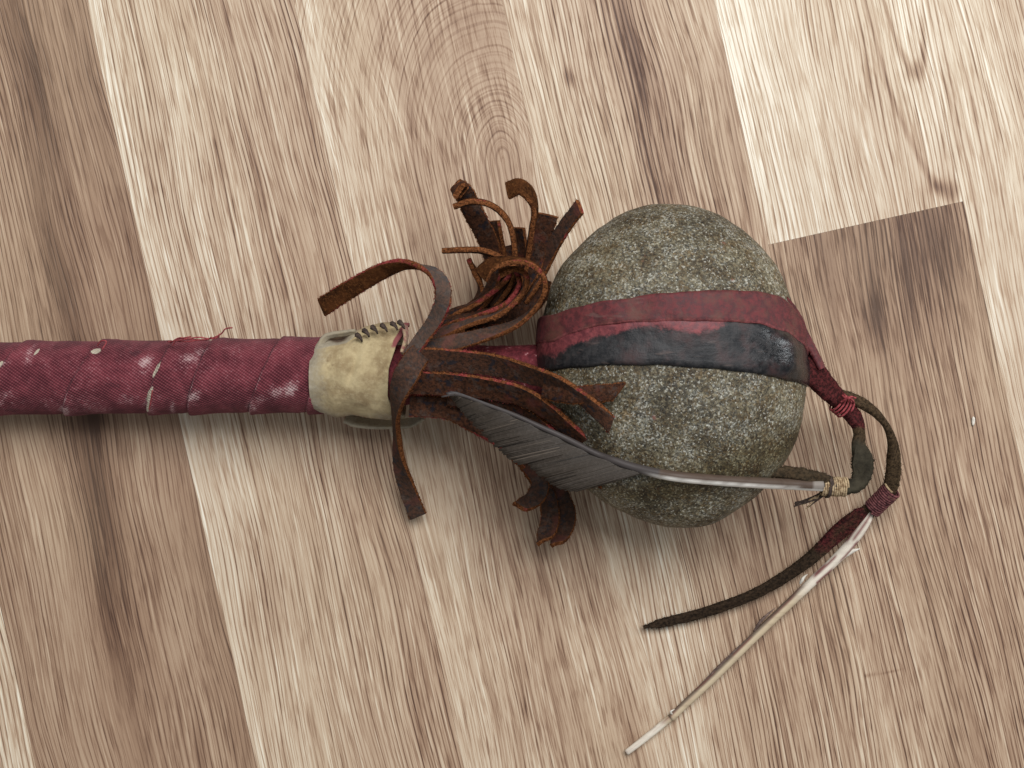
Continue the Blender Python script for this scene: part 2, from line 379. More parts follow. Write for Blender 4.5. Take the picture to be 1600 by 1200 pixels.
def band(name, up_px, lo_px, mat, thick, lift, a0, a1, yb_up, yb_lo, n=150, m=14, seed=0, kind='red'):
    """a strap over the stone in the plane of the handle; angles a0..a1 run round its cross axis"""
    tu, tl = edge_table(up_px), edge_table(lo_px)
    def yv(t, a, yb):
        if a < t[0][0]: return t[0][1]
        if a > t[-1][0]: return t[-1][1] + (yb - t[-1][1]) * smooth(0, 0.9, a - t[-1][0])
        return interp(t, a)
    V = []; cols = []; ring = 2 * (m + 1)
    for i in range(n + 1):
        a = a0 + (a1 - a0) * i / n
        yu, yl = yv(tu, a, yb_up), yv(tl, a, yb_lo)
        yu += 0.0004 * fn((a, 0, 0), 5, seed + 1); yl += 0.0004 * fn((a, 0, 0), 5, seed + 7)
        outer = []; inner = []
        for j in range(m + 1):
            t = j / m; y = yu + (yl - yu) * t
            d = Vector((math.cos(a), 0, math.sin(a)))
            h = bvh.ray_cast(Vector((c0.x, y, c0.z)), d)
            if h[0] is None: hp, hn = Vector((c0.x, y, c0.z)) + d * 0.03, d
            else:
                hp = h[0]; hn = h[1] if h[1].dot(d) > 0 else -h[1]
            hn = (hn * 0.5 + d * 0.5).normalized()
            e = min(t, 1 - t) * (m)                      # soft edge
            th = thick * (0.55 + 0.45 * smooth(0, 1.2, e)) + lift + 0.00035 * fn(hp, 120, seed) + 0.00012 * fn(hp, 500, seed)
            if kind == 'dark': th += 0.0016 * math.exp(-((a - .60) / .22) ** 2) * smooth(-.02, .3, t) * smooth(1.02, .7, t)
            outer.append(hp + hn * th); inner.append(hp + hn * 0.0001)
        V += outer + inner[::-1]
        for j in range(ring):
            t = j / m if j <= m else (ring - 1 - j) / m
            if kind == 'red': cols.append((0, smooth(.80, 1.0, t) * .75 + smooth(.12, 0, t) * .3, 0, 1))
            else: cols.append((smooth(.42, .0, t + .22 * fn((a * 2.2, t, 0), 1, 3)) * smooth(.9, 1.5, a) * 1.1 + .75 * smooth(2.3, 2.75, a) * smooth(.8, .3, t) + .45 * max(0, fn((a * 3, t * 2, 0), 1.3, 8)), 0, smooth(1.15, .7, a), 1))
    F = grid_faces(n + 1, ring)
    F.append(tuple(range(ring))); F.append(tuple(range(n * ring, (n + 1) * ring))[::-1])
    o = mkobj(name, V, F, mat, club); colattr(o, cols); return o
bm_up = [(868,492),(900,481),(940,472),(1030,459),(1120,454),(1180,456),(1212,463),(1234,479),(1250,508),(1262,535),(1270,550)]
bm_lo = [(870,530),(895,517),(940,505),(1000,499),(1090,497),(1180,502),(1222,515),(1246,531),(1262,550),(1268,560)]
dk_lo = [(868,577),(900,575),(940,571),(1030,570),(1120,576),(1195,586),(1240,597),(1258,603),(1266,606)]
b1 = band('stone_band', bm_up, [(x, y + 4) for x, y in bm_lo], red_hide, 0.0009, 0.0006, -0.35, math.pi + 0.9, P(0, 500, ZC).y, P(0, 545, ZC).y, seed=2)
b1['label'] = 'narrow red painted hide strap over the stone'
b2 = band('stone_band', [(x, y) for x, y in bm_lo], dk_lo, dark_hide, 0.0010, 0.0, -0.30, math.pi + 0.9, P(0, 540, ZC).y, P(0, 600, ZC).y, seed=5, kind='dark')
b2['label'] = 'wider black painted hide strap over the stone'

# ---- handle wrapped in red cloth
def axis(px):                                  # centre line of the shaft: picture row and height
    return interp([(-200, 593), (0, 591), (250, 589), (490, 586), (640, 586), (860, 578)], px), interp([(-200, 0.0160), (0, 0.0175), (490, 0.0262), (860, 0.036)], px)
SEAM = [(-330,-385),(-205,-255),(-85,-132),(42,-22),(161,102),(276,232),(335,296),(442,391),(520,480),(640,600)]
def seam_k(px, phi):
    """turn number of the winding at px for angle phi (0 = towards camera, +90 = top edge of picture)"""
    f = 0.5 - 0.5 * math.sin(phi) if math.cos(phi) > 0 else 0.5 - 0.5 * math.sin(phi)
    back = 0 if math.cos(phi) >= 0 else 1
    for k in range(len(SEAM) - 1):
        def xs(k):
            t, b = SEAM[k]
            if not back: return t + (b - t) * f
            t2 = SEAM[k + 1][0] if k + 1 < len(SEAM) else t + 120     # behind: from bottom edge on to the next top edge
            return b + (t2 - b) * (1 - f) if False else SEAM[k][1] + (SEAM[k - 1][0] - SEAM[k][1]) * (1 - f) if k else SEAM[k][1] - 60 * (1 - f)
        x0, x1 = xs(k), xs(k + 1)
        if x0 <= px < x1: return k, (px - x0) / (x1 - x0), px - x0, x1 - px
    return 0, 0.5, 50, 50
cn = NT('red_wrapping_cloth')
cu = cn.attr('UVc'); ca = cn.attr('Col'); su, sv, _ = cn.sep(cu)
tw = cn.math('SINE', cn.add(cn.mul(su, 2 * math.pi / 0.0013), cn.mul(sv, 2 * math.pi / 0.0019)))
tw2 = cn.math('SINE', cn.add(cn.mul(su, 2 * math.pi / 0.0021), cn.mul(sv, -2 * math.pi / 0.0010)))
wv = cn.mad(tw, 0.6, cn.mul(tw2, 0.4))
cb_ = cn.noise(cn.obj, 130, 4, 0.65); cf = cn.noise(cn.obj, 800, 3, 0.7)
base = cn.mix(cn.ss(0.3, 0.72, cb_), rgb(72, 27, 35), rgb(116, 52, 60))
base = cn.mix(cn.mul(cn.ss(-0.3, 1.0, wv), 0.36), base, rgb(150, 88, 92))
base = cn.mix(cn.mul(cn.ss(0.2, -1.0, wv), 0.30), base, rgb(62, 18, 30))
sca = cn.t.nodes.new('ShaderNodeSeparateColor'); cn.link(ca, sca.inputs[0])
wear, bare, dirt_seam_shade = sca.outputs[0], sca.outputs[1], sca.outputs[2]
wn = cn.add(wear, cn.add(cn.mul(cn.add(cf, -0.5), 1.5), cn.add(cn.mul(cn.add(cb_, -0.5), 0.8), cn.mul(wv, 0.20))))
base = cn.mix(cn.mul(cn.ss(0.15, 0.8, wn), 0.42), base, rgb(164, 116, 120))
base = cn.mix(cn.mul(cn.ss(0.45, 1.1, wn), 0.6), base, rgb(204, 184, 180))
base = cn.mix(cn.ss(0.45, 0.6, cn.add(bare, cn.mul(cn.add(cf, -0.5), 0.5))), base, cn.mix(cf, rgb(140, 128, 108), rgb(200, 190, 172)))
base = cn.mix(cn.mul(cn.ss(0.4, 0.8, cn.add(dirt_seam_shade, cn.mul(cn.add(cf, -0.5), 0.6))), 0.55), base, rgb(52, 30, 36))  # dirt patches plus the painted shade along the seams
cloth = cn.done(base, 0.85, cn.bump(wv, 0.5, 0.0004, cn.bump(cf, 0.25, 0.0003)), 0.08, sheen=0.05)
WEAR = [(5,628,16,7,.8),(22,617,18,7,.6),(60,565,7,10,.5),(240,567,10,9,.9),(238,580,16,12,.4),(305,562,14,8,.9),(322,550,10,6,.8),(300,572,22,14,.4),(312,618,10,9,1.0),
        (330,575,20,14,.35),(462,608,9,12,1.0),(440,612,14,10,.8),(415,622,16,8,.6),(400,632,10,8,.7),(110,640,10,8,.9),(85,630,10,8,.5),(210,625,14,8,.55),(150,640,40,9,.45),(240,635,10,12,.6),(276,637,5,12,.8),
        (20,570,10,5,.8),(55,628,14,6,.4),(370,545,14,6,.35),(60,552,6,16,.6)]
BARE = [(162,551,9,5),(258,578,4,15),(246,616,5,14),(240,634,3,8),(18,570,4,7),(70,550,3,6)]
DIRT = [(222,553,14,10,.8),(190,602,20,10,.6),(360,560,22,10,.5),(395,570,12,6,.6),(60,610,30,10,.5),(345,592,30,10,.35),(30,640,30,6,.5),(235,600,8,22,.5),(440,545,30,6,.4)]
NX, NV = 560, 120
V = []; uvs = []; cols = []
X0, X1 = -160, 506
for i in range(NX + 1):
    px = X0 + (X1 - X0) * i / NX
    ay, az = axis(px); ac = P(px, ay, az)
    for j in range(NV):
        phi = 2 * math.pi * j / NV
        k, fr, d0, d1 = seam_k(px, phi)
        r0 = 57.5 * S * (H - az) / H * interp([(-160, .99), (300, 1.0), (480, 1.03), (506, 1.03)], px)
        loc = Vector((px * S, math.sin(phi) * r0, math.cos(phi) * r0))
        r = r0 - 0.0001 + 0.0008 * (1 - smooth(0, 55, d0)) * smooth(0, 1.5, d0) - 0.0003 * smooth(14, 0, d1)
        r += 0.0003 * fn(loc, 90, 3) + 0.00022 * fn((loc.x * 1.0 + 0.4 * loc.y, loc.y * 0.25, loc.z * 0.25), 520, 6) * smooth(60, 4, min(d0, d1 + 10)) + 0.00008 * fn(loc, 700, 1)
        V.append(ac + Vector((0, math.sin(phi) * r, math.cos(phi) * r)))
        ph = phi if phi < math.pi else phi - 2 * math.pi
        uvs.append((px * S + 0.4 * ph * r0, ph * r0 - 0.4 * px * S, 0, 1))
        py = ay - math.sin(phi) * 57.5
        we = ba = dirt_sh = 0.0
        if math.cos(phi) > -0.15:
            for x, y, sx, sy, a in WEAR: we = max(we, a * math.exp(-((px - x + .3 * (py - y)) / sx / 1.25) ** 2 - ((py - y) / sy / 1.25) ** 2))
            for x, y, sx, sy in BARE: ba = max(ba, math.exp(-(((px - x) + 0.45 * (py - y)) / sx) ** 2 - ((py - y) / sy) ** 2))
            for x, y, sx, sy, a in DIRT: dirt_sh = max(dirt_sh, a * math.exp(-((px - x) / sx) ** 2 - ((py - y) / sy) ** 2))
        else:
            we = 0.4 * max(0, fn(loc, 120, 9))
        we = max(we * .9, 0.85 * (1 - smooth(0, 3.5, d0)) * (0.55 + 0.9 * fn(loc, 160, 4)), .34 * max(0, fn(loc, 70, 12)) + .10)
        dirt_sh = max(dirt_sh, 1.0 * smooth(7, 0, d1) * (0.7 + .5 * fn(loc, 150, 7)), .9 * max(0, fn((loc.x + .45 * loc.y, loc.y * .3, loc.z * .3), 260, 15)) * .8)  # seam term paints the shade under each overlapping turn into the cloth colour
        cols.append((we, ba, dirt_sh, 1))
F = [tuple(reversed(f)) for f in grid_faces(NX + 1, NV)]
F.append(tuple(range(NV))); F.append(tuple(reversed(range(NX * NV, (NX + 1) * NV))))
F = [tuple(reversed(f)) for f in F]
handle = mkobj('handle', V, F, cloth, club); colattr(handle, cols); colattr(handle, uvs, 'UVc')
handle['label'] = 'shaft spirally wrapped in worn dark red cloth'

def thread_mat(name, a, b):
    n = NT(name); f = n.noise(n.obj, 900, 3, 0.6); return n.done(n.mix(n.ss(.3, .7, f), a, b), 0.8, n.bump(f, 0.3, 0.0002), 0.2)
red_thread = thread_mat('red_thread', rgb(112, 38, 44), rgb(160, 78, 80))
tan_thread = thread_mat('sinew_thread', rgb(120, 96, 70), rgb(190, 168, 134))
dark_thread = thread_mat('dark_thread', rgb(44, 36, 32), rgb(80, 66, 58))
wine_thread = thread_mat('wine_thread', rgb(58, 30, 34), rgb(116, 70, 70))
def thread(name, pts, r, mat, parent, n=40, nv=6):
    s_, L = crom([list(P(x, y, z)) for x, y, z in pts], n)
    V, F = tube([Vector(p) for p in s_], r, nv); return mkobj(name, V, F, mat, parent)
TH = [[(262,534,.034),(285,531,.040),(310,527,.042),(328,529,.041),(345,522,.042),(352,514,.044),(363,512,.045)],
      [(266,536,.034),(280,528,.039),(296,530,.041),(322,531,.041),(330,527,.043)],
      [(270,540,.036),(276,530,.038),(288,528,.040),(298,526,.041)],
      [(272,532,.036),(290,534,.040),(306,532,.041),(338,528,.042),(343,522,.044)],
      [(152,540,.034),(158,533,.036),(166,534,.036),(160,546,.036)],
      [(238,610,.040),(236,624,.037),(233,640,.033)]]
for t in TH: thread('loose_thread', t, 0.00028, red_thread, handle)

# ---- red bound neck between collar and stone
nn = NT('red_neck_binding'); nf = nn.noise(nn.obj, 500, 4, 0.7); nl = nn.noise(nn.vmul(nn.obj, (900, 120, 120)), 1, 2)
ncol = nn.mix(nn.ss(0.3, 0.7, nf), rgb(66, 22, 28), rgb(112, 44, 50)); ncol = nn.mix(nn.mul(nn.ss(.62, .72, nf), .6), ncol, rgb(205, 160, 160))
neck_m = nn.done(ncol, 0.8, nn.bump(nl, 0.6, 0.0006), 0.2)
pts = []; rad = []
for i in range(60):
    px = 600 + 285 * i / 59; ay, az = axis(px); pts.append(P(px, ay, az)); rad.append(S * interp([(600, 48), (700, 46), (800, 40), (850, 40), (885, 52)], px) * .94)
V, F = tube(pts, rad, 40, 0.05); neck = mkobj('neck_binding', V, F, neck_m, club)

# ---- buckskin collar
bk = NT('buckskin'); g1 = bk.noise(bk.obj, 120, 4, 0.6); g2 = bk.noise(bk.obj, 600, 3, 0.7); g3 = bk.attr('Col')
bcol = bk.mix(bk.ss(0.3, 0.7, g1), rgb(180, 163, 126), rgb(140, 121, 90)); bcol = bk.mix(bk.mul(bk.ss(.45, .75, g2), .35), bcol, rgb(198, 182, 146))
bcol = bk.mix(bk.mul(bk.ss(.56, .70, bk.noise(bk.obj, 110, 4, .65)), .6), bcol, rgb(112, 92, 66))
sb_ = bk.t.nodes.new('ShaderNodeSeparateColor'); bk.link(g3, sb_.inputs[0])
bcol = bk.mix(bk.mul(bk.ss(.15, .95, bk.add(sb_.outputs[0], bk.add(bk.mul(bk.add(g1, -.5), .9), bk.mul(bk.add(g2, -.5), .5)))), .85), bcol, bk.mix(g2, rgb(110, 100, 86), rgb(176, 168, 150)))
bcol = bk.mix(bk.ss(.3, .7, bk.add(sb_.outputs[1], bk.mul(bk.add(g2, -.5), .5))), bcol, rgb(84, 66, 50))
bcol = bk.mix(bk.ss(.4, .7, bk.add(sb_.outputs[2], bk.mul(bk.add(g2, -.5), .6))), bcol, rgb(128, 72, 72))
buck = bk.done(bcol, 0.9, bk.bump(g2, 0.5, 0.0004, bk.bump(g1, 0.3, 0.0006)), 0.06, sheen=0.05)
c_top = [(491,538),(505,526),(531,521),(557,517),(578,509),(603,505),(640,503)]
c_bot = [(491,644),(505,647),(527,652),(552,647),(582,651),(612,653),(640,652)]
NX, NV = 110, 120; V = []; cols = []
for layer in (0, 1):
    for i in range(NX + 1):
        t = i / NX
        if layer: t = 1 - t
        for j in range(NV):
            phi = 2 * math.pi * j / NV
            xr = interp([(-1.6, 626), (-1.1, 618), (-0.6, 610), (0, 612), (0.5, 622), (0.9, 634), (1.3, 640), (1.6, 640)], phi if phi < math.pi else phi - 2 * math.pi) if math.cos(phi) > -.05 else 632
            px = 491 + (xr - 491) * t
            ay, az = axis(px); yt, yb = interp(c_top, px), interp(c_bot, px)
            k = S * (H - az) / H
            cyr = (yt + yb) / 2; ry = (yb - yt) / 2 * k; rz = 0.0155 + 0.0016 * math.sin(t * 3.1)
            q = P(px, cyr, az)
            d = Vector((0, math.sin(phi), math.cos(phi)))
            loc = Vector((px * S, math.sin(phi) * .016, math.cos(phi) * .016))
            off = 0.0008 * fn(loc, 62, 2) + 0.0005 * fn((loc.x * .5, loc.y, loc.z), 150, 9) + 0.0003 * fn(loc, 210, 5) + 0.00015 * fn(loc, 700, 5)
            pt = q + Vector((0, d.y * ry, d.z * rz)) + d * off
            py = cyr - math.sin(phi) * (yb - yt) / 2
            if math.cos(phi) > 0:
                # sunken pocket at the upper left, crease at the stitched seam, dimple in the middle
                pk = math.exp(-((px - 530) / 20) ** 2 - ((py - 530) / 8) ** 2); pt.z -= 0.0065 * pk
                sl = py - interp([(491, 548), (545, 541), (562, 528), (585, 518), (640, 508)], px)
                pt.z -= 0.0022 * math.exp(-(sl / 3.0) ** 2) * smooth(545, 560, px)
                pt.z -= 0.0016 * math.exp(-((px - 560 + .3 * (py - 570)) / 7) ** 2 - ((py - 575) / 22) ** 2)
                grey = smooth(535, 492, px) * .8 + (1 if (px < 560 and sl < -2) else 0) * .8 + smooth(636, 650, py) * .5
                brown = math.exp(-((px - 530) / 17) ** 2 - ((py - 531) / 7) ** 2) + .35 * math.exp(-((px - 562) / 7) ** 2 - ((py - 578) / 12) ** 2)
                red = smooth(14, 3, xr - px) * smooth(560, 530, py)
            else: grey, brown, red = .5, 0, 0
            if layer: pt -= d * (0.0016 if t < .985 else 0.0012)
            V.append(pt); cols.append((grey, brown, red, 1))
F = grid_faces(2 * (NX + 1), NV)
collar = mkobj('collar', V, F, buck, club); colattr(collar, cols)
collar['label'] = 'tan buckskin sleeve with dark cross stitches'

# ---- leather strips
def strip_mats():
    n = NT('leather_grain'); a = n.noise(n.obj, 260, 4, .7); b = n.noise(n.obj, 800, 3, .75)
    tone = n.attr('tone', 'OBJECT', 'Fac')
    col = n.mix(n.ss(.3, .7, b), rgb(30, 18, 12), rgb(74, 44, 28)); col = n.mix(n.mul(n.ss(.52, .64, a), .6), col, n.mix(b, rgb(42, 36, 34), rgb(82, 68, 60)))
    col = n.mix(n.mul(n.ss(.56, .66, n.noise(n.obj, 330, 3, .6)), .85), col, rgb(26, 26, 32))
    col = n.mix(n.mul(n.ss(.58, .70, n.noise(n.obj, 95, 3, .5)), .5), col, rgb(92, 44, 36))
    col = n.mix(tone, col, n.mix(.7, col, rgb(112, 106, 100), 'SCREEN'))
    g = n.done(col, .8, n.bump(b, .7, .0006), .12)
    n = NT('leather_suede'); a = n.noise(n.obj, 190, 4, .6); b = n.noise(n.obj, 950, 3, .75)
    col = n.mix(n.ss(.3, .7, a), rgb(40, 23, 13), rgb(78, 46, 25)); col = n.mix(n.mul(n.ss(.45, .75, b), .5), col, rgb(124, 80, 44))
    s_ = n.done(col, .95, n.bump(b, .8, .0006), 0.03)
    n = NT('leather_cut_edge'); a = n.noise(n.obj, 110, 4, .65); b = n.noise(n.obj, 1300, 3, .75); q = n.noise(n.obj, 260, 3, .6)
    red = n.attr('red', 'OBJECT', 'Fac')
    col = n.mix(n.ss(.3, .7, b), rgb(58, 33, 19), rgb(136, 85, 51))
    col = n.mix(n.mul(n.ss(.52, .68, q), .6), col, rgb(62, 36, 24))
    col = n.mix(n.mul(n.ss(.48, .60, n.add(a, n.mul(n.add(red, -.5), .28))), .85), col, n.mix(n.ss(.3, .7, b), rgb(104, 34, 38), rgb(158, 72, 72)))
    e = n.done(col, .95, n.bump(b, .9, .0006), .03)
    return [g, s_, e]
LM = strip_mats()
# darker, red-stained hide of the two thongs
n = NT('thong_hide'); a = n.noise(n.obj, 150, 4, .65); b = n.noise(n.obj, 900, 3, .75); sx, sy, sq = n.sep(n.attr('Col'))
col = n.mix(n.ss(.3, .7, b), rgb(34, 26, 18), rgb(80, 64, 46))
col = n.mix(n.mul(sy, .9), col, n.mix(n.ss(.3, .7, a), rgb(30, 28, 23), rgb(62, 58, 47)))
col = n.mix(sq, col, n.mix(n.ss(.3, .7, b), rgb(26, 20, 15), rgb(58, 45, 34)))
col = n.mix(n.ss(.35, .65, n.add(sx, n.mul(n.add(a, -.5), .9))), col, n.mix(n.ss(.35, .7, b), rgb(36, 17, 17), rgb(88, 38, 38)))
TM = [n.done(col, .8, n.bump(b, .7, .0006), .08)] * 3

def ribbon(name, pts, parent, mats, t=0.0021, tone=0.0, red=0.3, cut=0.0, point=0.0, seed=None, rough=1.0, stain=None, fuzz=True):
    """pts: (px, py, z, width in px, roll in degrees); roll 0 lays the grain side towards the camera, 90 stands it on edge"""
    seed = random.random() * 50 if seed is None else seed
    rows = [list(P(x, y, z)) + [wd * S * (H - z) / H, math.radians(ro)] for x, y, z, wd, ro in pts]
    L0 = crom(rows, 20)[1]; n = max(24, int(L0 / 0.0006)); smp, L = crom(rows, n)
    ctr = [Vector(r[:3]) for r in smp]; T = frames(ctr)
    m = 8; V = []; ring = 2 * (m + 1) + 2; up0 = None; hairs = []; hr = random.Random(int(seed * 100))
    for i, c in enumerate(ctr):
        R = T[i].cross(Vector((0, 0, 1)))
        if R.length < 0.25 and up0: R = up0
        R.normalize(); up0 = R.copy(); U = R.cross(T[i])
        wdt, ro = smp[i][3], smp[i][4]
        W = (R * math.cos(ro) + U * math.sin(ro)).normalized(); N = W.cross(T[i])
        s_ = i / (n - 1); hw = wdt / 2
        if point: hw *= 1 - smooth(1 - point, 1.0, s_) * .85
        th = t * (1 + .12 * fn(c, 200, seed))
        cup = 0.05 * wdt * math.sin(seed + s_ * 3)
        top = []; bot = []
        for j in range(m + 1):
            x = -1 + 2 * j / m
            e1 = 0.00022 * fn(c + W * x * hw, 900, seed) * rough + 0.00012 * fn(c, 2400, seed + j) * rough
            sk = cut * wdt * x * smooth(1 - wdt / max(L, wdt), 1, s_) * .5
            q = c + W * (x * (hw + (e1 if abs(x) > .9 else 0))) + T[i] * sk + N * (cup * (1 - x * x))
            sh = th / 2 * (1 - .18 * abs(x) ** 6)
            top.append(q + N * (sh + .3 * e1)); bot.append(q - N * (sh - .3 * e1))
        eR = (top[-1] + bot[-1]) / 2 + W * th * .18 * (1 + fn(c, 1500, seed) * rough); eL = (top[0] + bot[0]) / 2 - W * th * .18 * (1 + fn(c, 1500, seed + 9) * rough)
        V += top + [eR] + bot[::-1] + [eL]
        if fuzz:
            for e_, sg in ((eR, 1), (eL, -1)):
                for _ in range(5):
                    q = e_ + N * (hr.random() - .5) * th * 1.0 + T[i] * (hr.random() - .5) * .0006 - W * sg * .0002 * hr.random()
                    d = (W * sg * (.3 + hr.random()) + N * (hr.random() - .5) * 2.2 + T[i] * (hr.random() - .5) * 2).normalized()
                    hairs.append((q, d * (.0002 + .0005 * hr.random() ** 2), T[i] * .00010))
    F = []; mi = []
    for i in range(n - 1):
        for j in range(ring):
            k = (j + 1) % ring
            F.append((i * ring + j, i * ring + k, (i + 1) * ring + k, (i + 1) * ring + j))
            mi.append(0 if j < m else (2 if j in (m, m + 1) else (1 if j < 2 * m + 2 else 2)))
    for b_, rev in ((0, True), ((n - 1) * ring, False)):
        for j in range(m):
            f = (b_ + j, b_ + j + 1, b_ + 2 * m + 2 - (j + 1), b_ + 2 * m + 2 - j)
            F.append(f if not rev else f[::-1]); mi.append(2)
        f = (b_ + m, b_ + m + 1, b_ + m + 2); F.append(f if not rev else f[::-1]); mi.append(2)
        f = (b_ + 2 * m + 2, b_ + 2 * m + 3, b_); F.append(f if not rev else f[::-1]); mi.append(2)
    ns = len(V)
    for q, d, k in hairs:
        b_ = len(V); V += [q - k, q + k, q + d]; F.append((b_, b_ + 1, b_ + 2)); mi.append(2)
    o = mkobj(name, V, F, mats, parent, mi)
    if stain: colattr(o, [stain((i // ring) / (n - 1)) if i < ns else stain(min(1, ((i - ns) // 30) / (n - 1))) for i in range(len(V))])
    try: o.data.set_sharp_from_angle(angle=math.radians(55))
    except Exception: pass
    o['tone'] = float(tone); o['red'] = float(red)
    return o

fringe = [
 # upper left loop, curling back over the collar
 dict(p=[(640,556,.052,23,25),(660,528,.053,23,28),(680,500,.056,23,18),(692,468,.060,23,5),(689,443,.061,24,-25),(676,425,.060,22,-55),(655,416,.057,19,-90),(630,413,.053,20,-125),(603,421,.048,24,-150),(572,437,.042,25,-165),(540,456,.036,26,-172),(503,480,.030,27,-175)], tone=.35, red=.75, cut=.2),
 # strips that run right along the neck and curl up beside the stone
 dict(p=[(648,548,.048,24,20),(705,536,.049,24,15),(755,524,.049,22,35),(805,507,.050,20,65),(836,482,.053,22,85),(851,456,.056,26,92),(848,430,.059,28,95),(828,412,.060,28,98),(795,407,.060,27,110),(768,414,.060,26,135),(752,430,.058,26,160)], tone=.2, red=.35),
 dict(p=[(655,535,.044,20,25),(730,505,.045,20,60),(780,491,.047,22,80),(815,460,.049,24,88),(822,434,.051,24,90),(806,421,.053,24,95),(780,428,.053,22,110)], tone=.2, red=.3),
 dict(p=[(662,525,.041,18,40),(700,502,.042,18,55),(745,492,.043,20,75),(790,474,.045,22,85),(811,446,.046,22,90),(806,422,.046,22,90)], red=.8),
 dict(p=[(668,515,.038,18,40),(706,490,.039,18,60),(742,475,.040,20,80),(776,451,.041,22,85),(796,430,.041,22,85),(802,405,.040,22,85)], red=.4),
 dict(p=[(690,508,.034,24,20),(735,485,.033,26,40),(765,455,.032,28,60),(772,420,.034,28,40),(764,380,.037,28,10),(741,334,.042,29,5),(728,308,.047,29,5),(719,295,.053,26,-30),(716,300,.058,22,-70)], red=.1, tone=0),
 dict(p=[(770,480,.036,22,70),(800,440,.040,22,85),(804,400,.045,22,88),(798,358,.050,22,90),(782,332,.053,22,90),(759,318,.055,22,92),(732,316,.056,22,92),(710,323,.056,18,95)], red=.1, cut=.2),
 dict(p=[(790,470,.034,22,70),(818,430,.038,22,85),(826,395,.042,22,88),(832,357,.047,24,90),(836,328,.051,24,100),(829,306,.054,25,130),(812,292,.055,26,155),(793,298,.053,26,165)], red=.1),
 dict(p=[(800,470,.030,26,40),(830,420,.031,28,15),(844,378,.034,28,5),(857,336,.038,29,5)], red=.15, cut=.1),
 dict(p=[(820,470,.028,24,70),(846,425,.031,22,55),(864,385,.036,22,35),(884,352,.041,22,30),(906,323,.046,22,30)], red=.3, cut=-.3, tone=.1),
 dict(p=[(800,420,.046,18,60),(778,402,.048,18,75),(752,392,.050,18,85),(722,391,.050,18,90),(692,392,.049,16,92)], red=.1),
 dict(p=[(790,440,.030,20,50),(784,400,.030,20,60),(773,345,.033,18,50)], red=.1),
 dict(p=[(800,450,.026,22,40),(813,400,.026,22,30),(810,356,.029,22,40)], red=.1),
 dict(p=[(700,505,.030,26,30),(735,485,.028,28,50),(750,455,.024,30,80),(744,428,.022,30,100),(735,410,.020,28,90)], red=.2),
 dict(p=[(740,490,.026,26,30),(775,465,.024,28,30),(800,425,.022,28,10),(790,385,.022,28,-10)], red=.2),
 dict(p=[(690,530,.036,30,0),(745,516,.034,34,0),(795,495,.031,36,0),(835,465,.028,34,0),(846,435,.028,30,0)], red=.2),
 dict(p=[(700,515,.030,30,0),(750,500,.027,36,0),(790,468,.025,38,0),(806,430,.026,34,0)], red=.2),
 # lower fan: broad strips lying along the neck, tips on the stone
 dict(p=[(646,562,.052,36,-15),(700,563,.053,36,-25),(768,570,.055,36,-30),(828,585,.062,34,-42),(872,600,.069,32,-52),(908,621,.074,28,-55),(938,646,.077,26,-40),(956,664,.077,22,-10)], tone=.05, red=.3, cut=.5),
 dict(p=[(640,598,.051,34,-15),(697,600,.053,36,-25),(755,606,.055,36,-32),(813,618,.059,36,-42),(857,643,.061,34,-52),(893,674,.060,32,-55),(926,702,.058,26,-50)], tone=.0, red=.6),
 dict(p=[(850,612,.064,20,0),(885,617,.0705,24,0),(920,616,.0750,26,5),(968,612,.0775,24,5)], red=.2, cut=-.9),
 dict(p=[(640,634,.044,30,-5),(697,638,.044,32,-15),(735,655,.043,32,0),(785,690,.040,28,55),(822,725,.038,26,60)], tone=0, red=.75),
 dict(p=[(700,622,.047,22,-20),(765,630,.050,24,-30),(825,650,.052,28,-45),(872,688,.054,26,-55),(905,716,.054,24,-55)], red=.5),
 # tails under the feather
 dict(p=[(790,690,.034,26,20),(822,722,.030,25,10),(843,750,.027,26,0),(838,775,.027,27,-15),(820,788,.030,24,-40),(803,787,.035,16,-60)], red=.1, tone=.15, point=.15),
 dict(p=[(820,720,.025,24,20),(850,765,.020,24,10),(859,795,.018,26,0),(857,825,.021,27,-20),(840,850,.026,22,-50)], red=.1, tone=.1, point=.15),
 dict(p=[(840,720,.022,24,20),(872,765,.016,22,10),(886,800,.014,24,0),(881,830,.016,25,-25),(862,852,.021,22,-50)], red=.15, tone=.12, point=.1),
 dict(p=[(880,700,.046,22,40),(915,735,.050,20,60),(945,760,.054,18,60)], red=.1),
 # the tie that crosses the collar edge and hangs down
 dict(p=[(662,548,.050,28,10),(650,560,.055,34,-5),(634,587,.056,38,-15),(621,617,.051,34,-40),(618,648,.042,28,-68),(621,684,.030,26,-70),(625,724,.020,26,-45),(636,762,.012,26,-22),(653,806,.006,26,-8)], tone=.15, red=.05, cut=.15),
]
for f in fringe:
    ribbon('fringe_strip', f['p'], club, LM, tone=f.get('tone', 0), red=f.get('red', .3), cut=f.get('cut', 0), point=f.get('point', 0))

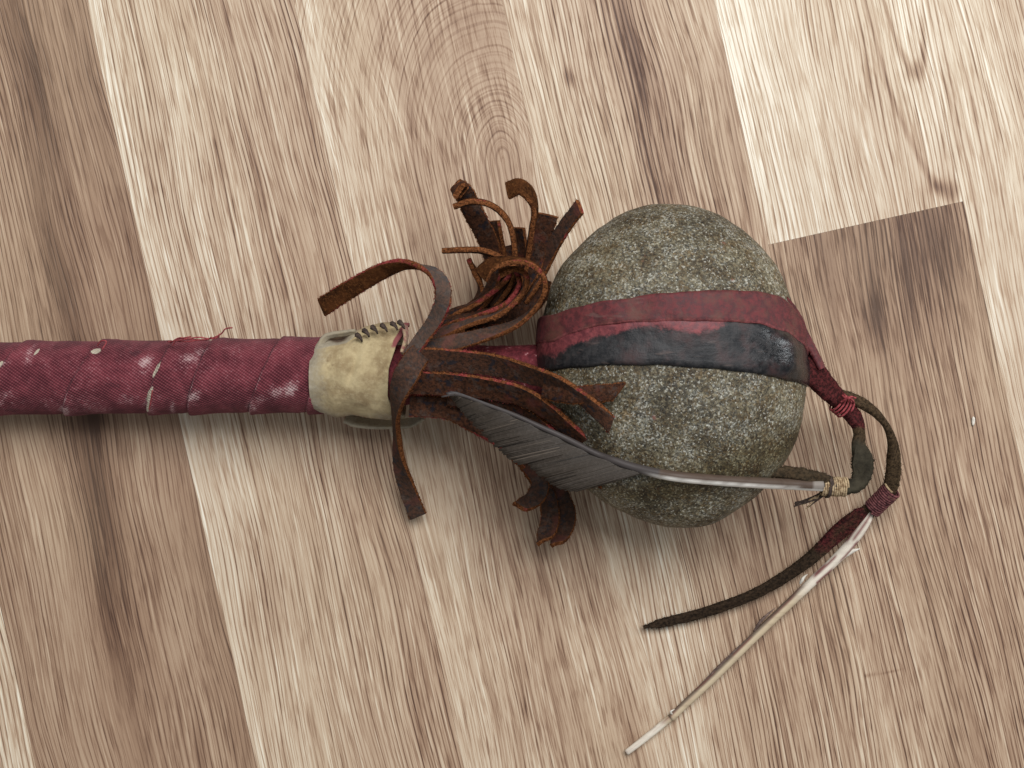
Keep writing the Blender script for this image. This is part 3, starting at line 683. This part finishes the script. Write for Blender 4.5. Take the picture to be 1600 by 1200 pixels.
# collar stitches and rolled lips
for k, (x, y) in enumerate([(562,526),(573,519),(586,514),(601,511),(617,508),(628,506)]):
    z = axis(x)[1] + .0125
    pts_ = [P(x - 6, y - 4, z - .001), P(x - 2, y - 1, z + .0018), P(x + 2, y + 3, z + .0024), P(x + 4, y + 8, z + .0022)]
    V, F = tube([Vector(p) for p in crom([list(p) for p in pts_], 10)[0]], [.0003 + .0008 * smooth(0, 3, i) * smooth(9.5, 3, i) for i in range(10)], 6, .2)
    mkobj('stitch', V, F, dark_thread, collar)
lip = ribbon('collar_lip', [(540,653,.016,16,30),(556,659,.016,20,45),(580,662,.016,20,50),(612,662,.017,20,50),(640,661,.018,16,40),(662,652,.022,8,30)], collar, [buck] * 3, t=.0016, seed=3, fuzz=False)
colattr(lip, [(0.9, .3 * fn(lip.data.vertices[i].co, 300, 1) + .15, 0, 1) for i in range(len(lip.data.vertices))])
lip2 = ribbon('collar_lip', [(499,546,.036,8,-30),(505,531,.035,10,-40),(516,524,.034,10,-50),(535,521,.034,9,-50),(556,518,.035,8,-50)], collar, [buck] * 3, t=.0014, seed=8, fuzz=False)
colattr(lip2, [(0.9, .38, 0, 1)] * len(lip2.data.vertices))
lip3 = ribbon('collar_lip', [(632,508,.042,12,60),(634,530,.045,10,70),(628,552,.047,8,70)], collar, [buck] * 3, t=.0012, seed=5, fuzz=False)
colattr(lip3, [(0.5, 0, .55, 1)] * len(lip3.data.vertices))

be = ribbon('band_end', [(1226,470,.054,14,20),(1243,494,.049,16,25),(1258,526,.045,15,30),(1273,553,.0435,13,35),(1284,576,.0435,10,30)], club, [red_hide] * 3, t=.0018, seed=4, fuzz=False)
colattr(be, [(.3, .35 * (k % 4 == 0), 0, 1) for k in range(len(be.data.vertices))])
be['label'] = 'twisted red end of the hide strap'
# ---- thongs at the far end of the stone
stem = ribbon('thong', [(1246,560,.040,40,0),(1266,577,.042,39,15),(1290,604,.038,33,20),(1314,629,.034,25,30),(1336,655,.032,24,40),(1343,676,.033,18,60),(1342,697,.035,20,30),(1348,720,.037,30,-5),(1346,745,.039,24,-30),(1332,760,.041,18,-20),(1300,761,.042,16,0)], club, TM, t=.0038, stain=lambda s_: (.95 * smooth(.60, .50, s_), smooth(.58, .66, s_), 0, 1))
stem['label'] = 'twisted leather thong leading to the feather'
th2 = ribbon('thong', [(1306,618,.034,22,30),(1336,625,.032,17,30),(1362,640,.030,19,60),(1382,661,.027,21,75),(1393,687,.024,22,60),(1396,715,.020,22,25),(1395,742,.016,21,5),(1388,766,.013,22,0),(1360,796,.009,20,0),(1336,812,.008,26,15),(1310,832,.007,26,25),(1268,871,.006,20,25),(1222,904,.005,17,30),(1170,932,.005,15,30),(1100,957,.004,14,25),(1040,972,.0035,12,15),(1005,980,.003,8,0)], club, TM, t=.0026, point=.04, stain=lambda s_: (.35 * smooth(.12, .04, s_) + .62 * smooth(.36, .42, s_) * smooth(.62, .5, s_), 0, .9 * smooth(.50, .58, s_), 1))
th2['label'] = 'dark leather thong ending in a thin curved tail'
tail = ribbon('thong_tail', [(1300,757,.043,18,10),(1276,747,.046,17,10),(1250,741,.048,16,10),(1222,738,.050,15,5),(1184,737,.052,15,0)], club, TM, t=.0034, stain=lambda s_: (.8 * smooth(.96, 1, s_), .3, 0, 1))
def coil(name, pa, pb, ra, rb, turns, r, mat, parent, seed=0, jit=.12, flat=1.0):
    rnd = random.Random(seed); a = P(*pa); b = P(*pb); T = (b - a).normalized(); N = Vector((0, 0, 1)); N = (N - T * N.dot(T)).normalized(); B = T.cross(N)
    pts = []; n = turns * 16; ph = 0
    for i in range(n + 1):
        t = i / n; an = 2 * math.pi * turns * t
        if i % 16 == 0: ph = (rnd.random() - .5) * jit
        rr = ra + (rb - ra) * t
        pts.append(a + (b - a) * (t + ph * .12 * math.sin(an * .5)) + (N * flat * math.cos(an) + B * math.sin(an)) * rr * (1 + ph * .4))
    V, F = tube(pts, r, 6, .15); return mkobj(name, V, F, mat, parent)
coil('thread_binding', (1284,760,.043), (1322,761,.0425), .0032, .0033, 11, .00042, tan_thread, club, 1)
coil('thread_binding', (1290,760,.043), (1300,760,.0425), .0036, .0036, 4, .0004, dark_thread, club, 2, .5)
coil('thread_binding', (1395,764,.014), (1362,796,.009), .0036, .0033, 13, .00046, wine_thread, club, 3)
coil('thread_binding', (1396,763,.014), (1390,768,.013), .0039, .0039, 1, .0004, tan_thread, club, 4)
coil('thread_binding', (1307,627,.036), (1323,640,.034), .0037, .0036, 4, .0004, red_thread, club, 5, .5, .85)
thread('loose_thread', [(1316,618,.039),(1322,622,.041),(1330,620,.040),(1337,622,.038)], .0004, red_thread, stem)
thread('loose_thread', [(1314,628,.040),(1326,622,.042),(1334,628,.038),(1330,634,.036)], .0004, red_thread, stem)
for k in range(9):
    r_ = random.Random(k); x0, y0 = 1282 + r_.random() * 8, 768 + r_.random() * 4
    thread('thread_end', [(x0, y0, .040), (x0 - 8 - 6 * r_.random(), y0 + 6 + 4 * r_.random(), .040), (1240 + 26 * r_.random(), 782 + 14 * r_.random(), .038)], .00022 + .0002 * r_.random(), tan_thread if k % 2 else dark_thread, stem, 14, 5)

# ---- feather
qm = NT('feather_shaft'); q1 = qm.noise(qm.vmul(qm.obj, (60, 500, 500)), 1, 3); qc = qm.attr('Col')
shaft_m = qm.done(qm.mix(qm.mul(qm.ss(.45, .75, q1), .35), qc, qm.mix(.6, qc, rgb(120, 60, 60), 'MULTIPLY')), .5, qm.bump(q1, .25, .0003), .25)
def sz(px, py, base, off=.0026):
    h = surf(px, py); return max(base, (h.z + off) if h is not None else 0)
sh_px = [(1284,759,18,.0455),(1240,757,17,.049),(1180,754,17,.053),(1080,747,16,.057),(1030,740,15,.059),(990,730,13,.062),(960,720,12,.063),(930,708,10,.065),(880,683,9,.066),(840,665,8,.066),(805,649,7,.065),(760,632,6,.063),(717,617,4.5,.061),(690,620,2.5,.060)]
rows = []
for x, y, wd, z in sh_px: rows.append(list(P(x, y, sz(x, y, z))) + [wd * S * .92 / 2])
smp, L = crom(rows, 130)
pts = [Vector(r[:3]) for r in smp]; T = frames(pts); V = []; cols = []; nv = 12
for i, p in enumerate(pts):
    R = T[i].cross(Vector((0, 0, 1))).normalized(); U = R.cross(T[i]); s_ = i / 129
    for j in range(nv):
        a = 2 * math.pi * j / nv; d = R * math.cos(a) + U * math.sin(a)     # travelling left, R points up the picture
        V.append(p + d * smp[i][3] * (1 + .04 * fn(p, 400, j)))
        white = smooth(-.30, -.6, math.cos(a) + .25 * smooth(.14, .0, s_) + .12 * fn(p, 300, 2)) * smooth(.50, .42, s_)
        dk = (lin(80), lin(66), lin(56)) if s_ < .45 else (lin(66), lin(60), lin(58))
        if s_ < .03: dk = (lin(130), lin(122), lin(114))
        wh = (lin(226), lin(222), lin(214)); cols.append(tuple(dk[k] + (wh[k] - dk[k]) * white for k in range(3)) + (1,))
F = grid_faces(130, nv); F.append(tuple(reversed(range(nv)))); F.append(tuple(range(129 * nv, 130 * nv)))
feather = mkobj('feather', V, F, shaft_m, club); colattr(feather, cols)
feather['label'] = 'grey feather tied to the thong and lying over the stone'
vm = NT('feather_vane'); v1 = vm.noise(vm.obj, 900, 3, .6); vc = vm.attr('Col')
vane_m = vm.done(vm.mix(vm.mul(vm.ss(.45, .8, v1), .22), vc, rgb(100, 90, 82)), .5, vm.bump(v1, .3, .0003), .2)
edge = [(700,615),(712,631),(727,650),(745,670),(770,695),(790,713),(806,727),(812,722),(817,717),(826,728),(840,742),(860,756),(880,766),(897,769),(925,762),(955,751),(990,739)]
def inside_hit(px, py, dx, dy):
    """distance along a barb until the outer edge of the vane"""
    best = None
    for (x0, y0), (x1, y1) in zip(edge, edge[1:]):
        ex, ey = x1 - x0, y1 - y0; den = dx * ey - dy * ex
        if abs(den) < 1e-6: continue
        t = ((x0 - px) * ey - (y0 - py) * ex) / den; u_ = ((x0 - px) * dy - (y0 - py) * dx) / den
        if t > 1 and -0.01 <= u_ <= 1.01: best = t if best is None else max(best, t)
    return best
spx = crom([[x, y, z * 4000, wd] for x, y, wd, z in sh_px], 400)[0]
V = []; F = []; cols = []; rnd = random.Random(4)
def blade(path, w0, w1, col):
    b_ = len(V); n = len(path)
    for i, p in enumerate(path):
        t = (path[min(i + 1, n - 1)] - path[max(i - 1, 0)]).normalized(); R = t.cross(Vector((0, 0, 1))).normalized()
        ww = w0 + (w1 - w0) * i / (n - 1)
        for sgn, dz in ((-1, -.00022), (1, .00022)):
            V.append(p + R * ww * sgn + Vector((0, 0, dz))); cols.append(col)
        for sgn, dz in ((1, .00006), (-1, -.00038)):
            V.append(p + R * ww * sgn + Vector((0, 0, dz))); cols.append(col)
    for i in range(n - 1):
        for j in range(4):
            k = (j + 1) % 4; F.append((b_ + i * 4 + j, b_ + (i + 1) * 4 + j, b_ + (i + 1) * 4 + k, b_ + i * 4 + k))
    F.append((b_, b_ + 1, b_ + 2, b_ + 3)); e = b_ + (n - 1) * 4; F.append((e + 3, e + 2, e + 1, e))
i0 = 0
for k in range(430):
    x = 1012 - (1012 - 700) * k / 429
    r = min(spx, key=lambda q: abs(q[0] - x)); y = r[1]; zs = sz(r[0], r[1], r[2] / 4000)
    ang = math.radians(interp([(700, 36), (740, 22), (800, 15), (900, 12), (1012, 17)], x)) + (rnd.random() - .5) * .03
    dx, dy = -math.cos(ang), math.sin(ang)
    t = inside_hit(x, y, dx, dy)
    if t is None: continue
    t = min(t, 175) * (1 - .10 * rnd.random() ** 3 - .16 * max(0, fn((x * .12, 3, 0), 1, 2))) + 3 * (rnd.random() - .5)
    v = rnd.random(); sh = .72 + .45 * (fn((x * .05, 0, 0), 1, 3) * .5 + .5) + .18 * (v - .5)
    if rnd.random() < .03: sh *= 2.6
    if rnd.random() < .08: sh *= .5
    if fn((x * .31, 0, 0), 1, 5) > .52 and 735 < x < 985: continue
    col = (lin(55) * sh, lin(48) * sh, lin(41) * sh, 1)
    path = []
    for i in range(9):
        u_ = i / 8; qx = x + dx * t * u_; qy = y + dy * t * u_ + 5 * u_ * u_ * 0
        z = zs + (-.0035 * u_ + .0010 * math.sin(u_ * 3.1)) + .0003 * math.sin(k * .11 + u_ * 2) + .00012 * (v - .5)
        h = surf(qx, qy)
        if h is not None: z = max(z, h.z + .0012)
        path.append(P(qx, qy, z))
    blade(path, .00036, .00022, col)
for k in range(120):                               # narrow leading vane above the shaft
    x = 985 - (985 - 704) * k / 119; r = min(spx, key=lambda q: abs(q[0] - x)); y = r[1]; zs = sz(r[0], r[1], r[2] / 4000)
    t = interp([(700, 5), (730, 12), (800, 17), (900, 16), (985, 9)], x) * (1 + .15 * (rnd.random() - .5)); an = math.radians(30)
    sh = .9 + .4 * rnd.random(); col = (lin(68) * sh, lin(65) * sh, lin(65) * sh, 1)
    tx = interp([(700, .93), (1000, .93)], x)
    path = [P(x - t * u_ * 1.2, y - t * u_ * .30 - t * .22 * u_, zs + .0006 * math.sin(u_ * 3) - .001 * u_) for u_ in (0, .33, .66, 1)]
    blade(path, .00050, .00030, col)
vane = mkobj('vane', V, F, vane_m, feather); colattr(vane, cols)

# ---- stripped quill at the end of the second thong
ql = [(1362,800,10,.009),(1350,820,17,.0075),(1324,855,17,.006),(1296,884,16,.0055),(1268,910,15,.005),(1205,970,14.5,.0042),(1160,1014,14,.004),(1117,1057,13.5,.0035),(1075,1096,13,.003),(1049,1121,12.5,.0028),(1046,1123,11,.0028),(1010,1152,10.5,.0024),(979,1176,9.5,.002)]
rows = [list(P(x, y, z)) + [wd * S / 2] for x, y, wd, z in ql]; smp, L = crom(rows, 160)
pts = [Vector(r[:3]) for r in smp]; T = frames(pts); V = []; cols = []; nv = 14
for i, p in enumerate(pts):
    R = T[i].cross(Vector((0, 0, 1))).normalized(); U = R.cross(T[i]); s_ = i / 159
    for j in range(nv):
        a = 2 * math.pi * j / nv; d = R * math.cos(a) + U * math.sin(a)     # R points to upper left
        r_ = smp[i][3] * (1 + .05 * fn(p + d * .001, 350, 4) - .12 * (1 if abs(math.sin(a)) < .3 and .3 < s_ < .8 else 0))
        q = p + d * r_; q.z = max(q.z, .0002); V.append(q)
        wh = Vector((lin(214), lin(204), lin(188))); tn = Vector((lin(186), lin(168), lin(140))); dk = Vector((lin(92), lin(78), lin(70))); rd = Vector((lin(110), lin(36), lin(42)))
        c = wh.lerp(tn, smooth(.26, .36, s_) * smooth(.88, .84, s_))
        lft = smooth(.25, .75, math.cos(a)) * smooth(.25, .34, s_) * smooth(.86, .80, s_)
        c = c.lerp(dk, lft * .9)
        st = fn((s_ * 11, math.cos(a) * 2.2, 1), 1, 6)
        c = c.lerp(rd, smooth(.02, .22, st) * (.85 if s_ < .26 else (.5 * smooth(0, .5, math.cos(a)))))
        cols.append((c.x, c.y, c.z, 1))
F = grid_faces(160, nv); F.append(tuple(reversed(range(nv)))); F.append(tuple(range(159 * nv, 160 * nv)))
quill = mkobj('quill', V, F, shaft_m, club); colattr(quill, cols)
quill['label'] = 'bare pale quill with dark red stains pointing down left'
white_m = NT('quill_pith'); white_m.done(white_m.ramp(white_m.noise(white_m.obj, 500, 3), [(.3, rgb(200, 192, 178)), (.7, rgb(236, 230, 218))]), .6)
brown_m = NT('vane_stub'); brown_m.done(brown_m.ramp(brown_m.noise(brown_m.obj, 700, 3), [(.3, rgb(62, 48, 44)), (.7, rgb(116, 96, 86))]), .7)
def sliver(pts_, r, mat, parent, nm):
    s_, L = crom([list(P(*p)) for p in pts_], 16); n_ = len(s_)
    V, F = tube([Vector(p) for p in s_], [max(.00005, r * math.sin(math.pi * (.12 + .88 * i / (n_ - 1)) ** .8) + .00006) for i in range(n_)], 6, .2); return mkobj(nm, V, F, mat, parent)
sliver([(1318,870,.005),(1330,862,.006),(1344,857,.008)], .0009, white_m.m, quill, 'splinter')
sliver([(1338,846,.006),(1344,836,.008),(1348,828,.009)], .0008, white_m.m, quill, 'splinter')
sliver([(1250,912,.006),(1256,902,.008),(1262,897,.009)], .0006, white_m.m, quill, 'splinter')
sliver([(1050,1116,.004),(1048,1112,.006),(1054,1108,.007)], .0004, white_m.m, quill, 'splinter')
sliver([(1178,987,.004),(1190,969,.005),(1212,949,.005)], .0006, brown_m.m, quill, 'vane_stub')
sliver([(1092,1074,.003),(1140,1026,.004),(1182,984,.004)], .0007, brown_m.m, quill, 'vane_stub')

# ---- a crumb on the floor
V = []; 
for i in range(7):
    for j in range(8):
        b = -math.pi / 2 + math.pi * i / 6; a = 2 * math.pi * j / 8
        p = Vector((.0007 * math.cos(b) * math.cos(a), .0019 * math.cos(b) * math.sin(a), .0006 * math.sin(b) + .0006)); p *= 1 + .3 * fn(p, 900, 2); V.append(p + P(1520, 658))
crumb = mkobj('crumb', V, grid_faces(7, 8), white_m.m)
crumb['label'] = 'tiny white crumb on the floor right of the stone'; crumb['category'] = 'crumb'
